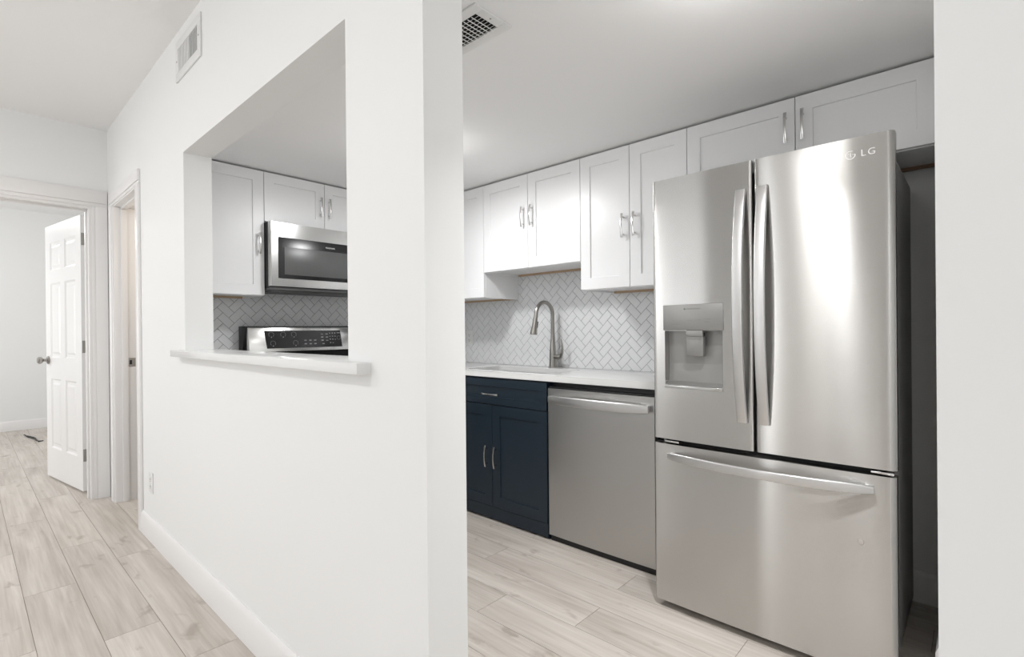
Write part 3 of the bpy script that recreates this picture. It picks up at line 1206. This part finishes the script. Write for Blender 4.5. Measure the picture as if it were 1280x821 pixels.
for par, yc in ((ld, .650), (rd, .574)):
    fr_handle(par, lambda s: (FF - .006 - .050 * (1 - abs(s) ** 2.2), yc, 1.245 + s * .434), .434, rrect(.036, .016, .004, 3), (1, 0, 0),
              [(FF - .012, FF + .004, yc - .011, yc + .011, 1.655, 1.676), (FF - .012, FF + .004, yc - .011, yc + .011, .815, .836)])
fr_handle(fd, lambda s: (FF - .006 - .050 * (1 - abs(s) ** 2.2), .598 + s * .348, .640), .348, rrect(.013, .034, .004, 3), (0, 0, 1),
          [(FF - .012, FF + .006, .250 + .004, .250 + .026, .627, .653), (FF - .012, FF + .006, .946 - .026, .946 - .004, .627, .653)])
for y0, y1 in ((FR + .012, FR + .10), (FL - .10, FL - .012)):
    bm = bmesh.new()
    box(bm, 2.02, 2.12, y0, y1, 1.746, 1.772, bev=.006)
    obj('hinge_cover', bm, FRSIDE, rf)
    bm = bmesh.new()
    box(bm, FF + .014, 2.06, y0 - .004, y1 - .03, .6905, .6985, bev=.002)
    obj('middle_hinge', bm, CHROME, rf)
obj('door_mullion', bx(2.012, 2.04, FC - .03, FC + .03, ZG + .01, ZF - .04), DARKGAP, rf)

# ------------------------------------------------------------------ microwave
MX0, MX1 = 1.2385, 1.998
mw = thing('microwave', 'stainless over-the-range microwave with black glass door mounted below the short cabinet', 'microwave', ((MX0 + MX1) / 2, 3.27, 1.428))
obj('body', bx(MX0, MX1, 3.105, YE - .004, 1.428, 1.824, bev=.003), BLACK, mw)
MM = frame_map((0, 3.105, 0), (1, 0, 0), ZV, (0, -1, 0))
bm = bmesh.new()
prism(bm, [(MX0 + .002, 0), (MX1 - .002, 0), (MX1 - .002, .030), (MX1 - .008, .036), (MX0 + .008, .036), (MX0 + .002, .030)],
      frame_map((0, 3.105, 0), (1, 0, 0), (0, -1, 0), ZV), 1.440, 1.822)
md = obj('door', bm, STEELM, mw)
bm = bmesh.new()
mbox(bm, MM, 1.286, 1.958, 1.488, 1.735, .030, .0385, bev=.001)
gl = obj('glass', bm, GLASSB, md)
obj('window', mbox(bmesh.new(), MM, 1.322, 1.740, 1.512, 1.678, .034, .0392, bev=.0003), WINDOWG, gl)
text('lettering', 'FRIGIDAIRE', .0125, frame_map(MM(1.615, 1.701, .0387), (1, 0, 0), ZV, (0, -1, 0)), WHITEP, gl, depth=.0003)
bm = bmesh.new()
for r_ in range(5):
    for c_ in range(3):
        mbox(bm, MM, 1.80 + c_ * .035, 1.815 + c_ * .035, 1.55 + r_ * .03, 1.556 + r_ * .03, .0380, .0388)
obj('key_marks', bm, WHITEP, gl, smooth=0)
bm = bmesh.new()
mbox(bm, MM, MX0 + .003, MX1 - .003, 1.418, 1.436, -.33, .018, bev=.002)
for k in range(3):
    mbox(bm, MM, MX0 + .02, MX1 - .02, 1.412, 1.420, -.06 - k * .1, -.01 - k * .1, bev=.001)
obj('vent_base', bm, mat('microwave_underside', (.12, .12, .12), .35, .6), mw)
bm = bmesh.new()
sweep(bm, [MM(1.775, 1.50 + i * .0225, .048 + .022 * math.sin(math.pi * i / 10)) for i in range(11)], rrect(.016, .012, .004, 3), up=(0, -1, 0))
obj('handle', bm, STEELH, md)

# ------------------------------------------------------------------ range
RX0, RX1 = 1.195, 1.972
rg = thing('range', 'stainless electric range with black glass control panel, below the microwave', 'range', ((RX0 + RX1) / 2, 3.15, 0))
obj('body', bx(RX0 + .004, RX1 - .004, 2.86, YE - .02, .02, .895, bev=.004), FRSIDE, rg)
bm = bx(RX0, RX1, 2.835, 3.40, .895, .918, bev=.004)
ck = obj('cooktop', bm, GLASSB, rg)
for x, y, r in ((1.38, 3.0, .10), (1.78, 3.0, .085), (1.38, 3.25, .075), (1.78, 3.25, .10)):
    bm = bmesh.new()
    ringseg(bm, FZ(x, y, .918), r - .002, r, 0, 360, 30, 0, .0004)
    obj('burner_ring', bm, GREYP, ck, smooth=0)
obj('oven_door', bx(RX0 + .004, RX1 - .004, 2.825, 2.858, .20, .875, bev=.004), STEELM, rg)
obj('oven_window', bx(RX0 + .12, RX1 - .12, 2.822, 2.827, .36, .68, bev=.001), GLASSB, rg)
obj('storage_drawer', bx(RX0 + .004, RX1 - .004, 2.828, 2.858, .03, .19, bev=.004), STEELM, rg)
bm = bmesh.new()
sweep(bm, [(RX0 + .06 + i * (RX1 - RX0 - .12) / 10, 2.78, .80) for i in range(11)], circ(.011, 14))
for x in (RX0 + .08, RX1 - .08):
    sweep(bm, [(x, 2.78, .80), (x, 2.826, .80)], circ(.009, 12))
obj('handle', bm, STEELH, rg)
# backguard, leaning back
MXR = frame_map((0, 0, 0), (0, 1, 0), (0, 0, 1), (1, 0, 0))
bm = bmesh.new()
prism(bm, [(3.40, .90), (3.455, .90), (3.455, 1.205), (3.352, 1.205), (3.352, 1.196), (3.40, 1.03)], MXR, RX0, RX1, bev=.002)
obj('backguard', bm, BLACK, rg)
# sloping stainless face
p0, p1 = Vector((0, 3.308, 1.040)), Vector((0, 3.338, 1.197))
vdir = (p1 - p0).normalized()
ndir = Vector((1, 0, 0)).cross(vdir).normalized()
MK = frame_map(p0, (1, 0, 0), vdir, ndir)
Hk = (p1 - p0).length
bm = bmesh.new()
mbox(bm, MK, RX0 + .010, RX1 - .004, 0, Hk, -.050, 0, bev=.004)
cp = obj('control_fascia', bm, STEELM, rg)
bm = bmesh.new()
prism(bm, [(1.312, .022), (1.828, .022), (1.822, .138), (1.302, .138)], MK, -.002, .0012)
pn = obj('control_panel', bm, mat('panel_glass', (.020, .020, .021), .12), cp)
bm = bmesh.new()
for x, v in ((1.345, .112), (1.42, .112), (1.49, .112), (1.352, .055), (1.498, .055)):
    ringseg(bm, frame_map(MK(x, v, .0012), (1, 0, 0), vdir, ndir), .0155, .0168, -45, 225, 18, 0, .0003)
    mbox(bm, MK, x - .003, x + .003, v - .020, v - .014, .0012, .0015)
random.seed(5)
for x0_, n_, v in ((1.565, 3, .070), (1.565, 3, .046), (1.685, 2, .112), (1.685, 2, .09), (1.685, 2, .068), (1.69, 1, .045), (1.742, 3, .118), (1.742, 3, .096), (1.742, 3, .074), (1.742, 2, .050)):
    for k in range(n_):
        x = x0_ + k * (.034 if x0_ < 1.7 else .019)
        mbox(bm, MK, x - .008 if x0_ < 1.7 else x - .004, x + .008 if x0_ < 1.7 else x + .004, v - .002, v + random.uniform(.001, .005), .0012, .0015)
ringseg(bm, frame_map(MK(1.806, .085, .0012), (1, 0, 0), vdir, ndir), .0125, .0135, 0, 360, 20, 0, .0003)
mbox(bm, MK, 1.795, 1.818, .118, .122, .0012, .0015)
obj('panel_markings', bm, mat('panel_print', (.32, .32, .33), .5), pn, smooth=0)


# ------------------------------------------------------------------ vents, outlets, lamps (one seen, the rest added), cord, sprinkler
def ceiling_vent():
    x0, x1, y0, y1 = 1.075, 1.170, 1.128, 1.43
    z = KC
    t = thing('ceiling_vent', 'white ceiling air vent with slatted grille in the kitchen ceiling', 'vent', ((x0 + x1) / 2, (y0 + y1) / 2, z - .008))
    bm = bmesh.new()
    f = .034
    for a in ((x0 - f, x0, y0 - f, y1 + f), (x1, x1 + f, y0 - f, y1 + f), (x0, x1, y0 - f, y0), (x0, x1, y1, y1 + f)):
        box(bm, *a, z - .007, z - .0005, bev=.0015)
    obj('frame', bm, PLASTW, t)
    obj('duct', bx(x0 + .0005, x1 - .0005, y0 + .0005, y1 - .0005, z - .0015, z - .0006), VOID, t)
    n_ = 7
    for i in range(1, n_):
        x = x0 + (x1 - x0) * i / n_
        bm = bmesh.new()
        mbox(bm, frame_map((x, y0, z - .006), (.75, 0, .66), (0, 1, 0), (-.66, 0, .75)), -.004, .004, 0, y1 - y0, -.0006, .0006)
        obj('slat', bm, PLASTW, t)
    for i in range(1, 17):
        y = y0 + (y1 - y0) * i / 17
        obj('cross_bar', bx(x0, x1, y - .0012, y + .0012, z - .0105, z - .0085), PLASTW, t)
    for x, y in (((x0 + x1) / 2, y0 - f / 2), ((x0 + x1) / 2, y1 + f / 2)):
        bm = bmesh.new()
        lathe(bm, [(0, 0), (.0035, 0), (.0028, .0014), (0, .0016)], FD(x, y, z - .007), 12)
        obj('screw', bm, NICKEL, t)


ceiling_vent()


def wall_vent():
    MW = frame_map((XA, 0, 0), (0, -1, 0), ZV, (-1, 0, 0))
    a0, a1, b0, b1 = -2.855, -2.487, 2.375, 2.565
    t = thing('wall_vent', 'white air register high on the hallway wall above the pass-through', 'vent', (XA - .005, 2.67, b0))
    bm = bmesh.new()
    f = .040
    for r in ((a0, a1, b0, b0 + f), (a0, a1, b1 - f, b1), (a0, a0 + f, b0 + f, b1 - f), (a1 - f, a1, b0 + f, b1 - f)):
        mbox(bm, MW, *r, .0003, .0075, bev=.0015)
    obj('frame', bm, PLASTW, t)
    obj('damper', mbox(bmesh.new(), MW, a0 + f, a1 - f, b0 + f, b1 - f, .0002, .001), mat('vent_inner_grey', (.30, .31, .31), .6), t)
    n_ = 17
    for i in range(n_):
        a = a0 + f + (a1 - a0 - 2 * f) * (i + .5) / n_
        s = -1 if i < 10 else 1
        bm = bmesh.new()
        mbox(bm, frame_map(MW(a, 0, .0065), (-.55 * 0, -.80, 0) if s > 0 else (0, -.80, 0), ZV, (-1, 0, 0)), -.0052 if s < 0 else -.0015, .0068 if s < 0 else .0015, b0 + f, b1 - f, -.003, -.001)
        obj('vane', bm, PLASTW, t)
    for a in (a0 + f / 2, a1 - f / 2):
        bm = bmesh.new()
        lathe(bm, [(0, 0), (.0042, 0), (.0035, .0016), (0, .0018)], frame_map(MW(a, (b0 + b1) / 2, .0075), (0, -1, 0), ZV, (-1, 0, 0)), 12)
        obj('screw', bm, NICKEL, t)


wall_vent()


def outlet(label, M, cat='outlet'):
    t = thing('wall_outlet', label, cat, M(0, -.057, 0))
    obj('cover_plate', mbox(bmesh.new(), M, -.035, .035, -.057, .057, .0003, .006, bev=.0018), PLASTW, t)
    for s in (.020, -.020):
        r = obj('socket', prism(bmesh.new(), [(p[0], p[1] + s) for p in rrect(.033, .028, .009, 4)], M, .005, .0075), PLASTW, t)
        bm = bmesh.new()
        mbox(bm, M, -.0075, -.0055, s - .003, s + .007, .007, .0079)
        mbox(bm, M, .0055, .0075, s - .002, s + .006, .007, .0079)
        lathe(bm, [(0, 0), (.0025, 0), (.0025, .0009), (0, .0009)], frame_map(M(0, s - .009, .007), M(1, 0, 0) - M(0, 0, 0), ZV, M(0, 0, 1) - M(0, 0, 0)), 10)
        obj('slots', bm, VOID, r)
    return t


outlet('white duplex outlet on the tile at the left end of the sink counter', frame_map((XS, 2.952, 1.109), (0, -1, 0), ZV, (-1, 0, 0)))
outlet('white outlet low on the hallway wall beside the side doorway', frame_map((XA, 3.43, .325), (0, -1, 0), ZV, (-1, 0, 0)))


def dome_lamp(label, x, y, z, r, power, down, spread=180):
    t = thing('ceiling_light', label, 'light', (x, y, z - .06))
    bm = bmesh.new()
    lathe(bm, [(0, 0), (r, 0), (r, .022), (r * .96, .026), (0, .026)], FD(x, y, z - .0005), 40)
    obj('base', bm, NICKEL, t)
    bm = bmesh.new()
    pr_ = [(r * .93, .024)]
    for i in range(1, 9):
        a = math.pi / 2 * i / 8
        pr_.append((r * .93 * math.cos(a), .026 + .05 * math.sin(a)))
    pr_[-1] = (0, .076)
    lathe(bm, [(0, .0262)] + pr_, FD(x, y, z - .0005), 40)
    obj('glass_dome', bm, DOME, t)
    bulb('lamp_light', (x, y, z - .16), power, r=.09)
    l = area('lamp_light', (x, y, z - .082), (0, 0, -1), 2 * r * .8, 2 * r * .8, down, (.98, .99, 1))
    l.data.shape = 'DISK'
    l.data.spread = rad(spread)


dome_lamp('round flush ceiling light in the kitchen ceiling, half hidden by the pillar', 1.65, 2.10, KC, .145, .8, 7.8)
dome_lamp('round flush ceiling light over the refrigerator front', 1.34, .47, KC, .07, .9, 5, 115)  # unseen lamp above the frame: kitchen fill and streak on the right door
dome_lamp('round flush ceiling light in the hallway ceiling, toward the far doors', -1.1, 3.0, HC, .16, 5, 9)  # added out of view to light the hallway evenly
dome_lamp('round flush ceiling light in the hallway ceiling, across from the kitchen opening', -1.0, .98, HC, .14, 2.5, 6)  # added out of view for hallway light and the refrigerator highlight
bulb('lamp_light', (0.2, 6.6, 2.35), 6.5, .12)  # fill without a fixture, added to brighten the far room
bulb('lamp_light', (1.35, 3.95, 1.9), 3.0, .1, (1, .84, .68))  # warm fill without a fixture, added to tint the side door jamb

bm = bmesh.new()
pts = []
for i in range(40):
    s = i / 39
    pts.append((.486 + .10 * s + .02 * math.sin(s * 4), 8.08 - .55 * math.sin(s * 1.6) - .03 * math.sin(s * 9), .006 + .012 * math.exp(-((s - .02) / .06) ** 2)))
sweep(bm, pts, circ(.0055, 8))
pts2 = [(p[0] + .012 + .02 * math.sin(i * .2), p[1] - .03 * math.sin(i * .12), .006) for i, p in enumerate(pts)]
sweep(bm, pts2, circ(.0055, 8))
tag(obj('power_cord', bm, CORDM), 'black cord lying on the floor of the far room beside the open door', 'cord')

bm = bmesh.new()
lathe(bm, [(0, 0), (.030, 0), (.028, .006), (.010, .010), (.009, .045), (.014, .048), (.014, .054), (0, .056)], FD(.79, 7.1, 2.70 - .0005), 20)
tag(obj('fire_sprinkler', bm, CHROME), 'small metal sprinkler head on the far room ceiling above the open door', 'sprinkler')
